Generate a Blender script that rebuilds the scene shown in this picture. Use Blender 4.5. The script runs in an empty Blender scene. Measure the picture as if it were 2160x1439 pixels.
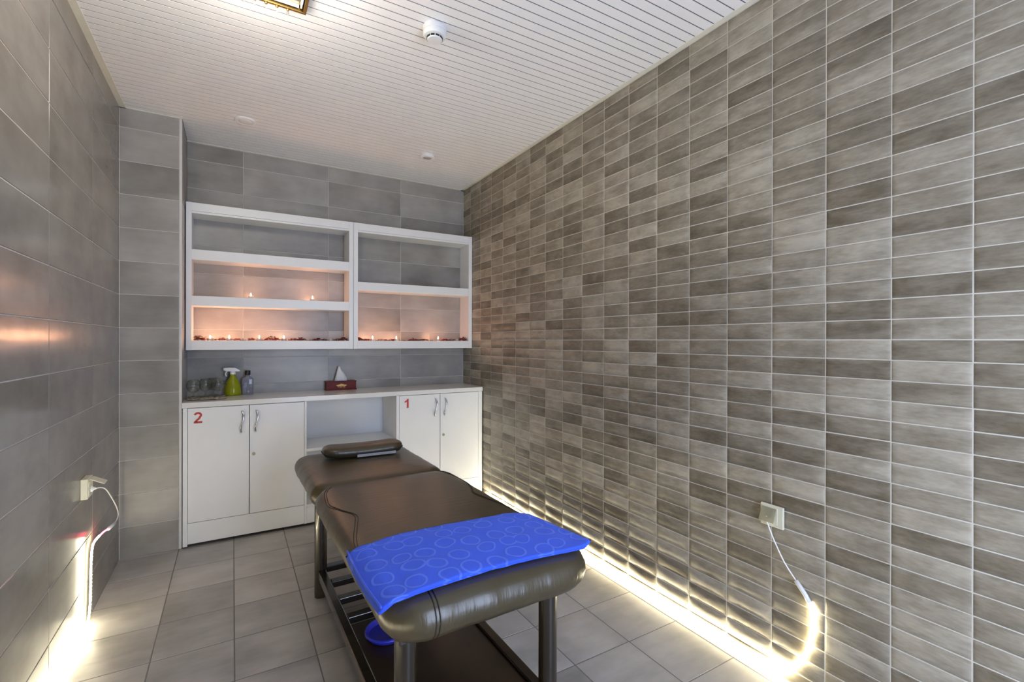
import bpy, bmesh, math, random
from mathutils import Vector, Matrix, noise as mnoise

sc = bpy.context.scene
col = sc.collection
random.seed(7)

# ------------------------------------------------------------------ camera
CAM = Vector((-1.86828, -4.06122, 1.32813))
CR = Vector((0.860785, -0.508966, 0.001745))
CU = Vector((-0.001078, 0.001604, 0.999998))
CF = Vector((0.508968, 0.860785, -0.000832))
FPX = 996.825
cam_d = bpy.data.cameras.new('camera')
cam_d.sensor_fit = 'HORIZONTAL'
cam_d.sensor_width = 36.0
cam_d.lens = FPX / 2160.0 * 36.0
cam_d.clip_start = 0.02
cam = bpy.data.objects.new('camera', cam_d)
col.objects.link(cam)
cam.matrix_world = Matrix(((CR.x, CU.x, -CF.x, CAM.x), (CR.y, CU.y, -CF.y, CAM.y),
                           (CR.z, CU.z, -CF.z, CAM.z), (0, 0, 0, 1)))
sc.camera = cam

# ------------------------------------------------------------------ world, exposure, large lights
w = bpy.data.worlds.new('world')
sc.world = w
w.use_nodes = True
w.node_tree.nodes['Background'].inputs[0].default_value = (0.5, 0.6, 0.9, 1)
w.node_tree.nodes['Background'].inputs[1].default_value = 0.05
vs = sc.view_settings
vs.view_transform = 'Standard'
vs.look = 'None'
vs.exposure = 1.85
vs.gamma = 1.0
vs.use_curve_mapping = False
cy = sc.cycles
cy.max_bounces = 7
cy.diffuse_bounces = 4
cy.glossy_bounces = 4
cy.transmission_bounces = 6
cy.caustics_reflective = False
cy.caustics_refractive = False
cy.sample_clamp_indirect = 6.0

H = 2.734           # ceiling
XL = -2.4593        # left wall
XP = -2.1485        # pillar right side
YP = -0.402         # pillar front
YS = -4.75          # wall behind the photographer
ADDED_DOOR_X = (-1.35, -0.40)  # unseen doorway, added to account for the cool light
ADDED_DOOR_H = 2.08

COOL_LIGHT_W = 20.0  # power of the added cool light
LED_E = 140.0
LAMP_W = 4.5
CANDLE_W = 0.50


def lamp(name, kind, loc, power, color, size=None, size_y=None, rot=(0, 0, 0)):
    d = bpy.data.lights.new(name, kind)
    d.energy = power
    d.color = color
    if kind == 'AREA':
        d.shape = 'RECTANGLE'
        d.size = size
        d.size_y = size_y
    elif size:
        d.shadow_soft_size = size
    o = bpy.data.objects.new(name, d)
    o.location = loc
    o.rotation_euler = rot
    col.objects.link(o)
    return o


# added cool area light in an unseen, added doorway behind the photographer
lamp('added_cool_light', 'AREA', ((ADDED_DOOR_X[0] + ADDED_DOOR_X[1]) / 2, YS - 0.10, ADDED_DOOR_H / 2), COOL_LIGHT_W,
     (0.60, 0.72, 1.0), ADDED_DOOR_X[1] - ADDED_DOOR_X[0] - 0.06, ADDED_DOOR_H - 0.06, (math.radians(90), 0, 0))


# ------------------------------------------------------------------ node material helpers
def new_mat(name):
    m = bpy.data.materials.new(name)
    m.use_nodes = True
    nt = m.node_tree
    return m, nt, nt.nodes['Principled BSDF']


def N(nt, t, **kw):
    n = nt.nodes.new(t)
    for k, v in kw.items():
        setattr(n, k, v)
    return n


def math_node(nt, op, a, b=None):
    n = N(nt, 'ShaderNodeMath', operation=op)
    for i, v in enumerate((a, b)):
        if v is None:
            continue
        if isinstance(v, (int, float)):
            n.inputs[i].default_value = v
        else:
            nt.links.new(v, n.inputs[i])
    return n.outputs[0]


def ramp(nt, fac, stops):
    r = N(nt, 'ShaderNodeValToRGB')
    els = r.color_ramp.elements
    while len(els) < len(stops):
        els.new(0.5)
    for e, (p, c) in zip(els, stops):
        e.position = p
        e.color = (*c, 1) if len(c) == 3 else c
    nt.links.new(fac, r.inputs[0])
    return r.outputs[0]


def noise_tex(nt, vec, scale, detail=4, rough=0.55, vscale=None):
    if vscale:
        mp = N(nt, 'ShaderNodeMapping')
        mp.inputs['Scale'].default_value = vscale
        nt.links.new(vec, mp.inputs['Vector'])
        vec = mp.outputs[0]
    n = N(nt, 'ShaderNodeTexNoise')
    n.inputs['Scale'].default_value = scale
    n.inputs['Detail'].default_value = detail
    n.inputs['Roughness'].default_value = rough
    nt.links.new(vec, n.inputs['Vector'])
    return n.outputs['Fac']


def bump(nt, bs, height, strength, dist=0.002):
    b = N(nt, 'ShaderNodeBump')
    b.inputs['Strength'].default_value = strength
    b.inputs['Distance'].default_value = dist
    nt.links.new(height, b.inputs['Height'])
    nt.links.new(b.outputs[0], bs.inputs['Normal'])


def plain(name, c, rough=0.5, metal=0.0, var=0.06, scale=14.0, spec=0.5, coat=0.0):
    m, nt, bs = new_mat(name)
    g = N(nt, 'ShaderNodeNewGeometry')
    f = noise_tex(nt, g.outputs['Position'], scale)
    lo = tuple(x * (1 - var) for x in c)
    hi = tuple(min(1, x * (1 + var)) for x in c)
    nt.links.new(ramp(nt, f, [(0.3, lo), (0.7, hi)]), bs.inputs['Base Color'])
    bs.inputs['Roughness'].default_value = rough
    bs.inputs['Metallic'].default_value = metal
    bs.inputs['Specular IOR Level'].default_value = spec
    bs.inputs['Coat Weight'].default_value = coat
    return m


def random_vec(nt):
    """position shifted by a random amount per tile, and the random number itself"""
    g = N(nt, 'ShaderNodeNewGeometry')
    oi = N(nt, 'ShaderNodeObjectInfo')
    at = N(nt, 'ShaderNodeAttribute', attribute_name='rnd')
    s = math_node(nt, 'FRACT', math_node(nt, 'ADD', oi.outputs['Random'], at.outputs['Fac']))
    off = math_node(nt, 'MULTIPLY', s, 41.0)
    cb = N(nt, 'ShaderNodeCombineXYZ')
    for i in range(3):
        nt.links.new(off, cb.inputs[i])
    va = N(nt, 'ShaderNodeVectorMath', operation='ADD')
    nt.links.new(g.outputs['Position'], va.inputs[0])
    nt.links.new(cb.outputs[0], va.inputs[1])
    return va.outputs[0], s


def tile_mat(name, stops, wr, streak, ws, blotch, wb, rough, rough_var=0.1, bstr=0.08, streak_scale=1.0, fine=0.06):
    m, nt, bs = new_mat(name)
    v, s = random_vec(nt)
    n1 = noise_tex(nt, v, streak_scale, 7, 0.62, streak)
    n2 = noise_tex(nt, v, blotch, 3, 0.5)
    n3 = noise_tex(nt, v, 1.0, 4, 0.6, tuple(5.5 * q for q in streak))
    t = math_node(nt, 'MULTIPLY', s, wr)
    t = math_node(nt, 'ADD', t, math_node(nt, 'MULTIPLY', n1, ws))
    t = math_node(nt, 'ADD', t, math_node(nt, 'MULTIPLY', n2, wb))
    t = math_node(nt, 'ADD', t, math_node(nt, 'MULTIPLY', n3, fine))
    nt.links.new(ramp(nt, t, stops), bs.inputs['Base Color'])
    r = math_node(nt, 'ADD', math_node(nt, 'MULTIPLY', n2, rough_var), rough - rough_var / 2)
    nt.links.new(r, bs.inputs['Roughness'])
    if bstr:
        bump(nt, bs, n1, bstr, 0.001)
    return m


M = {}
M['tile_r'] = tile_mat('small_tile_glaze',
                       [(0.46, (0.128, 0.104, 0.068)), (0.66, (0.245, 0.211, 0.155)), (0.88, (0.420, 0.378, 0.296))],
                       0.28, (1, 6, 24), 0.46, 8.0, 0.34, 0.40, 0.16, 0.04, fine=0.26)
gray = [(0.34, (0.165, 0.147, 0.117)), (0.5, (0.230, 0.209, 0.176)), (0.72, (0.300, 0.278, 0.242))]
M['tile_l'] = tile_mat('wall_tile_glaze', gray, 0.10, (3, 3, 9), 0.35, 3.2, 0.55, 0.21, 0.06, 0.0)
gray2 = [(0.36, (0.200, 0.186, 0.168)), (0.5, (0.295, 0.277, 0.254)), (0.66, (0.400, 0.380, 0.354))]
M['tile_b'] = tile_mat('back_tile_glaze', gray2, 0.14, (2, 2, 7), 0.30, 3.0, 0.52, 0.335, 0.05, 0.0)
fl = [(0.36, (0.27, 0.256, 0.238)), (0.52, (0.40, 0.381, 0.358)), (0.68, (0.53, 0.507, 0.480))]
M['tile_f'] = tile_mat('floor_tile_glaze', fl, 0.14, (3, 9, 3), 0.40, 4.0, 0.46, 0.36, 0.10, 0.05)
M['grout_r'] = plain('light_grout', (0.60, 0.56, 0.47), 0.8)
M['grout_l'] = plain('wall_grout', (0.62, 0.59, 0.54), 0.8)
M['grout_f'] = plain('floor_grout', (0.20, 0.187, 0.170), 0.85)
M['slat'] = plain('white_ceiling_slat', (0.87, 0.86, 0.865), 0.30, var=0.02)
M['gap_shade'] = plain('shade_toned_backing', (0.16, 0.155, 0.165), 0.8)  # dark grey stands in for the shade in the gaps between slats
M['cream'] = plain('cream_trim', (0.72, 0.69, 0.60), 0.4, var=0.03)
M['trim'] = plain('pale_corner_trim', (0.62, 0.60, 0.58), 0.35, var=0.03)
M['plaster'] = plain('painted_plaster', (0.55, 0.53, 0.50), 0.7)
M['white'] = plain('white_laminate', (0.78, 0.78, 0.78), 0.35, var=0.015, scale=5)
M['counter'] = plain('white_worktop', (0.76, 0.75, 0.72), 0.16, var=0.02, scale=6)
M['dark_gap'] = plain('dark_gap', (0.03, 0.03, 0.03), 0.7)
M['chrome'] = plain('chrome', (0.75, 0.76, 0.80), 0.16, metal=1.0, var=0.02)
M['brass_lock'] = plain('lock_metal', (0.32, 0.27, 0.18), 0.35, metal=1.0)
M['red'] = plain('red_vinyl', (0.52, 0.035, 0.02), 0.45)
M['frame'] = plain('dark_brown_lacquer', (0.018, 0.012, 0.006), 0.24, var=0.15, coat=0.4)
M['board'] = plain('dark_shelf_board', (0.034, 0.019, 0.008), 0.34, var=0.25, scale=9)
M['cream_plastic'] = plain('cream_plastic', (0.72, 0.69, 0.53), 0.35, var=0.03)
M['white_plastic'] = plain('white_plastic', (0.80, 0.80, 0.80), 0.35, var=0.02)
M['gray_plastic'] = plain('grey_diffuser', (0.42, 0.41, 0.40), 0.5, var=0.05)
M['black_plastic'] = plain('black_plastic', (0.008, 0.008, 0.009), 0.4)
M['brass'] = plain('brass', (0.32, 0.20, 0.06), 0.35, metal=1.0, var=0.12)
M['mirror'] = plain('bronze_glass', (0.42, 0.38, 0.28), 0.12, metal=0.8, var=0.2, scale=30)
M['blue_plastic'] = plain('blue_plastic', (0.03, 0.035, 0.42), 0.35)
M['box_wood'] = plain('red_brown_lacquer', (0.13, 0.010, 0.005), 0.45, var=0.4, scale=25, spec=0.25)
M['gold_print'] = plain('gold_print', (0.55, 0.32, 0.08), 0.4, metal=0.4)
M['paper'] = plain('tissue_paper', (0.80, 0.79, 0.79), 0.9, var=0.03)
M['alu'] = plain('candle_cup', (0.80, 0.78, 0.76), 0.30, metal=0.9)
M['wax'] = plain('white_wax', (0.80, 0.74, 0.66), 0.5)
M['napkin'] = plain('newsprint', (0.40, 0.36, 0.28), 0.9, var=0.85, scale=60)
M['petal'] = plain('dried_red_petal', (0.17, 0.012, 0.010), 0.8, var=0.7, scale=45)
M['strip_grey'] = plain('grey_band', (0.36, 0.37, 0.40), 0.6)
M['seam'] = plain('dark_stitching', (0.018, 0.014, 0.009), 0.6)


def glass(name, c, rough=0.02, ior=1.45, thin=0.0):
    m, nt, bs = new_mat(name)
    g = N(nt, 'ShaderNodeNewGeometry')
    f = noise_tex(nt, g.outputs['Position'], 12)
    nt.links.new(ramp(nt, f, [(0.3, tuple(x * 0.97 for x in c)), (0.7, c)]), bs.inputs['Base Color'])
    bs.inputs['Roughness'].default_value = rough
    bs.inputs['IOR'].default_value = ior
    bs.inputs['Transmission Weight'].default_value = 1.0 - thin
    return m


def thin_glass(name, c):
    m, nt, bs = new_mat(name)
    tr_ = N(nt, 'ShaderNodeBsdfTransparent')
    g = N(nt, 'ShaderNodeNewGeometry')
    nt.links.new(ramp(nt, noise_tex(nt, g.outputs['Position'], 20), [(0.3, tuple(x * 0.96 for x in c)), (0.7, c)]), tr_.inputs[0])
    gl = N(nt, 'ShaderNodeBsdfGlossy')
    gl.inputs['Roughness'].default_value = 0.04
    lw = N(nt, 'ShaderNodeLayerWeight')
    lw.inputs[0].default_value = 0.35
    mx = N(nt, 'ShaderNodeMixShader')
    nt.links.new(math_node(nt, 'ADD', math_node(nt, 'MULTIPLY', lw.outputs['Facing'], 0.45), 0.03), mx.inputs[0])
    nt.links.new(tr_.outputs[0], mx.inputs[1])
    nt.links.new(gl.outputs[0], mx.inputs[2])
    nt.links.new(mx.outputs[0], nt.nodes['Material Output'].inputs[0])
    return m


M['glass'] = thin_glass('clear_glass', (0.90, 0.92, 0.91))
M['crystal'] = glass('crystal', (1.0, 0.99, 0.97), 0.0, 1.6)
M['yellow'] = glass('yellow_green_plastic', (0.62, 0.66, 0.02), 0.12, 1.35, 0.45)
M['clear_pl'] = glass('clear_bottle', (0.72, 0.75, 0.90), 0.08, 1.35, 0.25)
M['lid'] = glass('smoky_lid', (0.62, 0.57, 0.38), 0.15, 1.3, 0.45)


def leather_mat():
    m, nt, bs = new_mat('dark_brown_leather')
    tc = N(nt, 'ShaderNodeTexCoord')
    o = tc.outputs['Object']
    f = noise_tex(nt, o, 5.0, 4)
    nt.links.new(ramp(nt, f, [(0.3, (0.044, 0.033, 0.014)), (0.7, (0.066, 0.050, 0.023))]), bs.inputs['Base Color'])
    bs.inputs['Roughness'].default_value = 0.36
    bs.inputs['Specular IOR Level'].default_value = 0.65
    n1 = noise_tex(nt, o, 1.0, 3, 0.5, (7, 60, 30))
    n2 = noise_tex(nt, o, 420.0, 2)
    n4 = noise_tex(nt, o, 1.0, 3, 0.55, (34, 9, 5))
    sx = N(nt, 'ShaderNodeSeparateXYZ')
    g = N(nt, 'ShaderNodeNewGeometry')
    nt.links.new(g.outputs['Normal'], sx.inputs[0])
    side = math_node(nt, 'SUBTRACT', 1.0, math_node(nt, 'ABSOLUTE', sx.outputs['Z']))
    side = math_node(nt, 'MULTIPLY', side, side)
    h = math_node(nt, 'ADD', math_node(nt, 'MULTIPLY', n1, 0.45), math_node(nt, 'MULTIPLY', n2, 0.05))
    h = math_node(nt, 'ADD', h, math_node(nt, 'MULTIPLY', math_node(nt, 'MULTIPLY', n4, side), 2.6))
    bump(nt, bs, h, 0.35, 0.006)
    return m


M['leather'] = leather_mat()


def towel_mat():
    m, nt, bs = new_mat('blue_terry')
    tc = N(nt, 'ShaderNodeTexCoord')
    o = tc.outputs['Object']
    mp = N(nt, 'ShaderNodeMapping')
    mp.inputs['Scale'].default_value = (1, 1, 0.0)
    nt.links.new(o, mp.inputs['Vector'])
    nz = N(nt, 'ShaderNodeTexNoise')
    nz.inputs['Scale'].default_value = 9
    nt.links.new(mp.outputs[0], nz.inputs['Vector'])
    mx = N(nt, 'ShaderNodeVectorMath', operation='MULTIPLY_ADD')
    nt.links.new(nz.outputs['Color'], mx.inputs[0])
    mx.inputs[1].default_value = (0.035, 0.035, 0)
    nt.links.new(mp.outputs[0], mx.inputs[2])
    vo = N(nt, 'ShaderNodeTexVoronoi', voronoi_dimensions='2D')
    vo.inputs['Scale'].default_value = 12.8
    vo.inputs['Randomness'].default_value = 0.42
    nt.links.new(mx.outputs[0], vo.inputs['Vector'])
    ring = math_node(nt, 'ABSOLUTE', math_node(nt, 'SUBTRACT', vo.outputs['Distance'], 0.37))
    ring = ramp(nt, ring, [(0.0, (1, 1, 1)), (0.03, (0.8, 0.8, 0.8)), (0.06, (0, 0, 0))])
    f = noise_tex(nt, o, 900.0, 2)
    mixc = N(nt, 'ShaderNodeMix', data_type='RGBA')
    nt.links.new(ring, mixc.inputs[0])
    mixc.inputs[6].default_value = (0.040, 0.112, 0.84, 1)
    mixc.inputs[7].default_value = (0.095, 0.200, 0.95, 1)
    nt.links.new(mixc.outputs[2], bs.inputs['Base Color'])
    bs.inputs['Roughness'].default_value = 0.95
    bs.inputs['Sheen Weight'].default_value = 0.35
    bs.inputs['Sheen Tint'].default_value = (0.35, 0.45, 1, 1)
    h = math_node(nt, 'ADD', math_node(nt, 'MULTIPLY', f, 0.5), ring)
    bump(nt, bs, h, 0.5, 0.003)
    return m


M['towel'] = towel_mat()


def emit_mat(name, c, strength, uv_wave=0.0):
    m, nt, bs = new_mat(name)
    bs.inputs['Base Color'].default_value = (0.8, 0.8, 0.75, 1)
    bs.inputs['Emission Color'].default_value = (*c, 1)
    bs.inputs['Emission Strength'].default_value = strength
    return m


M['led'] = emit_mat('led_strip_glow', (1.0, 0.92, 0.64), LED_E)
M['led_l'] = emit_mat('led_strip_glow_weak', (1.0, 0.90, 0.62), LED_E * 0.6)
M['led_free'] = emit_mat('led_strip_end', (1.0, 0.91, 0.64), 14.0)
M['led_back'] = emit_mat('led_strip_back', (1.0, 0.93, 0.66), 8.0)
M['led_chip'] = emit_mat('led_chip_glow', (1.0, 0.95, 0.78), 30.0)
M['led_red'] = emit_mat('led_strip_red', (1.0, 0.05, 0.12), 4.0)
for _k in ('led_chip', 'led_red'):
    M[_k].cycles.emission_sampling = 'NONE'
M['flame'] = emit_mat('candle_flame', (1.0, 0.55, 0.22), 45.0)
M['bulb'] = emit_mat('frosted_bulb', (1.0, 0.93, 0.82), 2.0)
M['flame'].cycles.emission_sampling = 'NONE'
M['bulb'].cycles.emission_sampling = 'NONE'


# ------------------------------------------------------------------ mesh helpers
class MB:
    def __init__(self):
        self.v = []
        self.f = []

    def box(self, x0, x1, y0, y1, z0, z1):
        b = len(self.v)
        self.v += [(x, y, z) for z in (z0, z1) for y in (y0, y1) for x in (x0, x1)]
        self.f += [tuple(b + i for i in q) for q in
                   ((0, 2, 3, 1), (4, 5, 7, 6), (0, 1, 5, 4), (2, 6, 7, 3), (0, 4, 6, 2), (1, 3, 7, 5))]
        return self

    def rings(self, rings, cap0=True, cap1=True):
        b = len(self.v)
        n = len(rings[0])
        for r in rings:
            self.v += [tuple(p) for p in r]
        for i in range(len(rings) - 1):
            for j in range(n):
                k = (j + 1) % n
                self.f.append((b + i * n + j, b + i * n + k, b + (i + 1) * n + k, b + (i + 1) * n + j))
        if cap0:
            self.f.append(tuple(b + j for j in reversed(range(n))))
        if cap1:
            self.f.append(tuple(b + (len(rings) - 1) * n + j for j in range(n)))
        return self

    def lathe(self, prof, c=(0, 0, 0), n=24, sx=1.0, sy=1.0, cap0=True, cap1=True):
        R = [[(c[0] + r * sx * math.cos(2 * math.pi * j / n), c[1] + r * sy * math.sin(2 * math.pi * j / n), c[2] + z)
              for j in range(n)] for r, z in prof]
        return self.rings(R, cap0, cap1)

    def tube(self, pts, rad, n=8, ry=None):
        pts = [Vector(p) for p in pts]
        R = []
        up = Vector((0, 0, 1))
        prev = None
        for i, p in enumerate(pts):
            t = (pts[min(i + 1, len(pts) - 1)] - pts[max(i - 1, 0)]).normalized()
            a = prev if prev is not None else (up if abs(t.z) < 0.9 else Vector((1, 0, 0)))
            a = (a - t * a.dot(t))
            a = a.normalized() if a.length > 1e-5 else t.orthogonal().normalized()
            prev = a
            bb = t.cross(a)
            r = rad[i] if isinstance(rad, (list, tuple)) else rad
            r2 = r if ry is None else ry
            R.append([p + a * (r * math.cos(2 * math.pi * j / n)) + bb * (r2 * math.sin(2 * math.pi * j / n))
                      for j in range(n)])
        return self.rings(R)

    def grid(self, fn, nu, nv):
        b = len(self.v)
        for i in range(nu + 1):
            for j in range(nv + 1):
                self.v.append(tuple(fn(i / nu, j / nv)))
        for i in range(nu):
            for j in range(nv):
                a = b + i * (nv + 1) + j
                self.f.append((a, a + nv + 1, a + nv + 2, a + 1))
        return self

    def mesh(self, name, mat, smooth=False):
        me = bpy.data.meshes.new(name)
        me.from_pydata(self.v, [], self.f)
        bm = bmesh.new()
        bm.from_mesh(me)
        bmesh.ops.recalc_face_normals(bm, faces=bm.faces)
        bm.to_mesh(me)
        bm.free()
        me.materials.append(mat)
        if smooth:
            me.shade_smooth()
        return me

    def build(self, name, mat, parent=None, smooth=False, bevel=0.0, seg=2, autosmooth=None):
        me = self.mesh(name, mat, smooth)
        return link(name, me, parent, bevel, seg, autosmooth)


def link(name, me, parent=None, bevel=0.0, seg=2, autosmooth=None):
    o = bpy.data.objects.new(name, me)
    col.objects.link(o)
    if parent:
        o.parent = parent
    if bevel:
        b = o.modifiers.new('bevel', 'BEVEL')
        b.width = bevel
        b.segments = seg
        b.limit_method = 'ANGLE'
        b.harden_normals = False
    if autosmooth:
        me.set_sharp_from_angle(angle=math.radians(autosmooth))
    return o


def tag(o, label, cat, group=None):
    o['label'] = label
    o['category'] = cat
    if group:
        o['group'] = group
    return o


def thing(name, label, cat, loc=(0, 0, 0), rz=0, group=None):
    o = bpy.data.objects.new(name, None)
    o.empty_display_size = 0.05
    o.location = loc
    o.rotation_euler = (0, 0, rz)
    col.objects.link(o)
    return tag(o, label, cat, group)


def struct(o):
    o['kind'] = 'structure'
    return o


def catmull(pts, n=8):
    pts = [Vector(p) for p in pts]
    P = [pts[0] * 2 - pts[1]] + pts + [pts[-1] * 2 - pts[-2]]
    out = []
    for i in range(1, len(P) - 2):
        for k in range(n):
            t = k / n
            a, b, c, d = P[i - 1], P[i], P[i + 1], P[i + 2]
            out.append(0.5 * ((2 * b) + (c - a) * t + (2 * a - 5 * b + 4 * c - d) * t * t + (3 * b - a - 3 * c + d) * t ** 3))
    out.append(pts[-1])
    return out


# ------------------------------------------------------------------ tiles
def tile_geo(wd, hd, pillow):
    """vertices (u, v, depth) of one tile with its joint edge at depth 0"""
    if pillow:
        us = [0, 0.0015, 0.007, 0.020, wd / 2, wd - 0.020, wd - 0.007, wd - 0.0015, wd]
        vs_ = [0, 0.0015, 0.007, 0.021, hd / 2, hd - 0.021, hd - 0.007, hd - 0.0015, hd]
        if hd < 0.05:
            vs_ = [0, 0.0015, 0.007, hd / 2 - 0.002, hd / 2, hd / 2 + 0.002, hd - 0.007, hd - 0.0015, hd]

        def dep(u, v):
            d = min(u, v, wd - u, hd - v)
            if d <= 0:
                return 0.0
            return 0.0004 + 0.0062 * math.sin(math.pi / 2 * min(1.0, d / 0.031))
        # a soft hip: the rise follows the nearest edge
        vv = [(u, v, dep(u, v)) for u in us for v in vs_]
    else:
        e = 0.0016
        us = [0, e, wd - e, wd]
        vs_ = [0, e, hd - e, hd]
        vv = [(u, v, 0.0 if (u in (0, wd) or v in (0, hd)) else 0.0022) for u in us for v in vs_]
    n = len(vs_)
    ff = [(i * n + j, (i + 1) * n + j, (i + 1) * n + j + 1, i * n + j + 1)
          for i in range(len(us) - 1) for j in range(n - 1)]
    return vv, ff


_tile_cache = {}


def px_area(corners):
    q = []
    for c in corners:
        d = Vector(c) - CAM
        z = d.dot(CF)
        if z < 0.05:
            return 0.0
        q.append((1080 + FPX * d.dot(CR) / z, 719.5 - FPX * d.dot(CU) / z))
    if all(p[0] < 0 for p in q) or all(p[0] > 2160 for p in q) or all(p[1] < 0 for p in q) or all(p[1] > 1439 for p in q):
        return 0.0
    return abs(sum(q[i][0] * q[(i + 1) % 4][1] - q[(i + 1) % 4][0] * q[i][1] for i in range(4))) / 2


def lay_tiles(parent, rects, origin, U, V, Nn, gap, mat, pillow=False, most=300):
    """rects: (u0, u1, v0, v1) in the wall's own plane; U, V, Nn: its axes, Nn out of the wall"""
    items = []
    for u0, u1, v0, v1 in rects:
        c = [origin + U * a + V * b for a, b in ((u0, v0), (u1, v0), (u1, v1), (u0, v1))]
        items.append((px_area(c), u0, u1, v0, v1))
    items.sort(key=lambda t: -t[0])
    sgn = 1 if U.cross(V).dot(Nn) > 0 else -1
    rot = Matrix((U, V, Nn)).transposed()
    rest_v, rest_f, rest_r = [], [], []
    rng = random.Random(len(rects) * 13 + 5)
    for k, (ar, u0, u1, v0, v1) in enumerate(items):
        wd, hd = round(u1 - u0 - gap, 5), round(v1 - v0 - gap, 5)
        pil = pillow
        jit = rng.uniform(-0.0004, 0.0004)
        if k < most:
            key = (mat.name, wd, hd, pil, tuple(Nn))
            if key not in _tile_cache:
                vv, ff = tile_geo(wd, hd, pil)
                me = bpy.data.meshes.new('tile')
                if sgn < 0:
                    ff = [tuple(reversed(q)) for q in ff]
                me.from_pydata([tuple(rot @ Vector(p)) for p in vv], [], ff)
                me.materials.append(mat)
                me.shade_smooth() if pil else None
                _tile_cache[key] = me
            o = bpy.data.objects.new('tile', _tile_cache[key])
            o.location = origin + U * (u0 + gap / 2) + V * (v0 + gap / 2) + Nn * jit
            col.objects.link(o)
            o.parent = parent
        else:
            vv, ff = tile_geo(wd, hd, pil)
            if sgn < 0:
                ff = [tuple(reversed(q)) for q in ff]
            b = len(rest_v)
            base = origin + U * (u0 + gap / 2) + V * (v0 + gap / 2) + Nn * jit
            rest_v += [tuple(base + rot @ Vector(p)) for p in vv]
            rest_f += [tuple(b + i for i in q) for q in ff]
            rest_r += [rng.random()] * len(vv)
    if rest_v:
        me = bpy.data.meshes.new('far_tiles')
        me.from_pydata(rest_v, [], rest_f)
        me.materials.append(mat)
        if pillow:
            me.shade_smooth()
        at = me.attributes.new('rnd', 'FLOAT', 'POINT')
        at.data.foreach_set('value', rest_r)
        o = bpy.data.objects.new('far_tiles', me)
        col.objects.link(o)
        o.parent = parent
        o['kind'] = 'stuff'


def cells(cu, cv):
    return [(a, b, c, d) for a, b in zip(cu[:-1], cu[1:]) for c, d in zip(cv[:-1], cv[1:]) if b - a > 0.012 and d - c > 0.012]


X_, Y_, Z_ = Vector((1, 0, 0)), Vector((0, 1, 0)), Vector((0, 0, 1))
ROW = 0.0674
rows3 = [0.0] + [-0.012 + 0.2022 * k for k in range(1, 14)] + [H]
rows1 = [0.0] + [-0.015 + ROW * k for k in range(1, 41)] + [H]

# right wall, small pillowed tiles
wall_right = struct(MB().box(0.0, 0.12, YS, 0.0, 0, H).build('wall_right', M['grout_r']))
colsY = [YS] + [-3.5569 + 0.2 * k for k in range(-5, 18)] + [0.0]
colsY = sorted(set(c for c in colsY if c >= YS))
lay_tiles(wall_right, cells(colsY, rows1), Vector((0, 0, 0)), Y_, Z_, -X_, 0.0031, M['tile_r'], True)

# back wall
wall_back = struct(MB().box(XL, 0.12, 0.0, 0.12, 0, H).build('wall_back', M['grout_l']))
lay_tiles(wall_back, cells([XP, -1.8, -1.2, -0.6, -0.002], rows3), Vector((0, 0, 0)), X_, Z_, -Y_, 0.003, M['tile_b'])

# left wall
wall_left = struct(MB().box(XL - 0.12, XL, YS, 0.12, 0, H).build('wall_left', M['grout_l']))
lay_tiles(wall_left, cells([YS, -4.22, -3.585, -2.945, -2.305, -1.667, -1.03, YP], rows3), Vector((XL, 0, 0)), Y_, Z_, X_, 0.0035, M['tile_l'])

# pillar in the left corner
pillar = struct(MB().box(XL, XP, YP, 0.0, 0, H).build('wall_pillar', M['grout_l']))
lay_tiles(pillar, cells([XL + 0.003, XP - 0.012], rows3), Vector((0, YP, 0)), X_, Z_, -Y_, 0.003, M['tile_b'])
lay_tiles(pillar, cells([YP + 0.012, -0.003], rows3), Vector((XP, 0, 0)), Y_, Z_, X_, 0.003, M['tile_b'])
tr = struct(MB().box(XP - 0.012, XP + 0.003, YP - 0.003, YP + 0.012, 0, H).build('trim_1', M['trim'], bevel=0.003))

# floor
floor = struct(MB().box(XL - 0.12, 0.12, YS - 0.12, 0.12, -0.10, 0.0).build('floor', M['grout_f']))
fx = [XL] + [-2.16 + 0.3 * k for k in range(0, 8)] + [0.0]
fy = [YS] + [-0.73 - 0.3 * k for k in range(13, -1, -1)] + [-0.43, 0.0]
lay_tiles(floor, cells(fx, fy), Vector((0, 0, -0.0015)), X_, Y_, Z_, 0.003, M['tile_f'])

# ceiling of narrow white slats
ceiling = struct(MB().box(XL - 0.12, 0.12, YS - 0.12, 0.12, H + 0.0015, H + 0.10).build('ceiling', M['gap_shade']))


def slat_mesh(x0, x1, wid):
    mb = MB()
    prof = [(0, 0.0013), (0, 0.0005), (0.0008, 0.0), (wid - 0.0008, 0.0), (wid, 0.0005), (wid, 0.0013)]
    R = [[(x, y, z) for y, z in prof] for x in (x0, x1)]
    mb.rings(R)
    return mb.mesh('slat', M['slat'])


SL = 0.0502
sm_full = slat_mesh(XL + 0.004, -0.004, SL - 0.0054)
sm_short = slat_mesh(XP + 0.004, -0.004, SL - 0.0054)
k = 0
y = -SL
while y > YS:
    o = link('slat', sm_short if y > YP - 0.02 else sm_full, ceiling)
    o.location = (0, y + 0.0027, H)
    y -= SL

# edge trims round the ceiling
struct(MB().box(XL, XL + 0.034, YS, YP, H - 0.003, H + 0.0012).build('trim_2', M['cream'], bevel=0.001))
struct(MB().box(-0.034, 0.0, YS, 0.0, H - 0.003, H + 0.0012).build('trim_3', M['cream'], bevel=0.001))
struct(MB().box(XP, 0.0, -0.026, 0.0, H - 0.003, H + 0.0012).build('trim_4', M['cream'], bevel=0.001))
struct(MB().box(XL, XP, YP - 0.012, YP, H - 0.003, H + 0.0012).build('trim_5', M['cream'], bevel=0.001))

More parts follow.
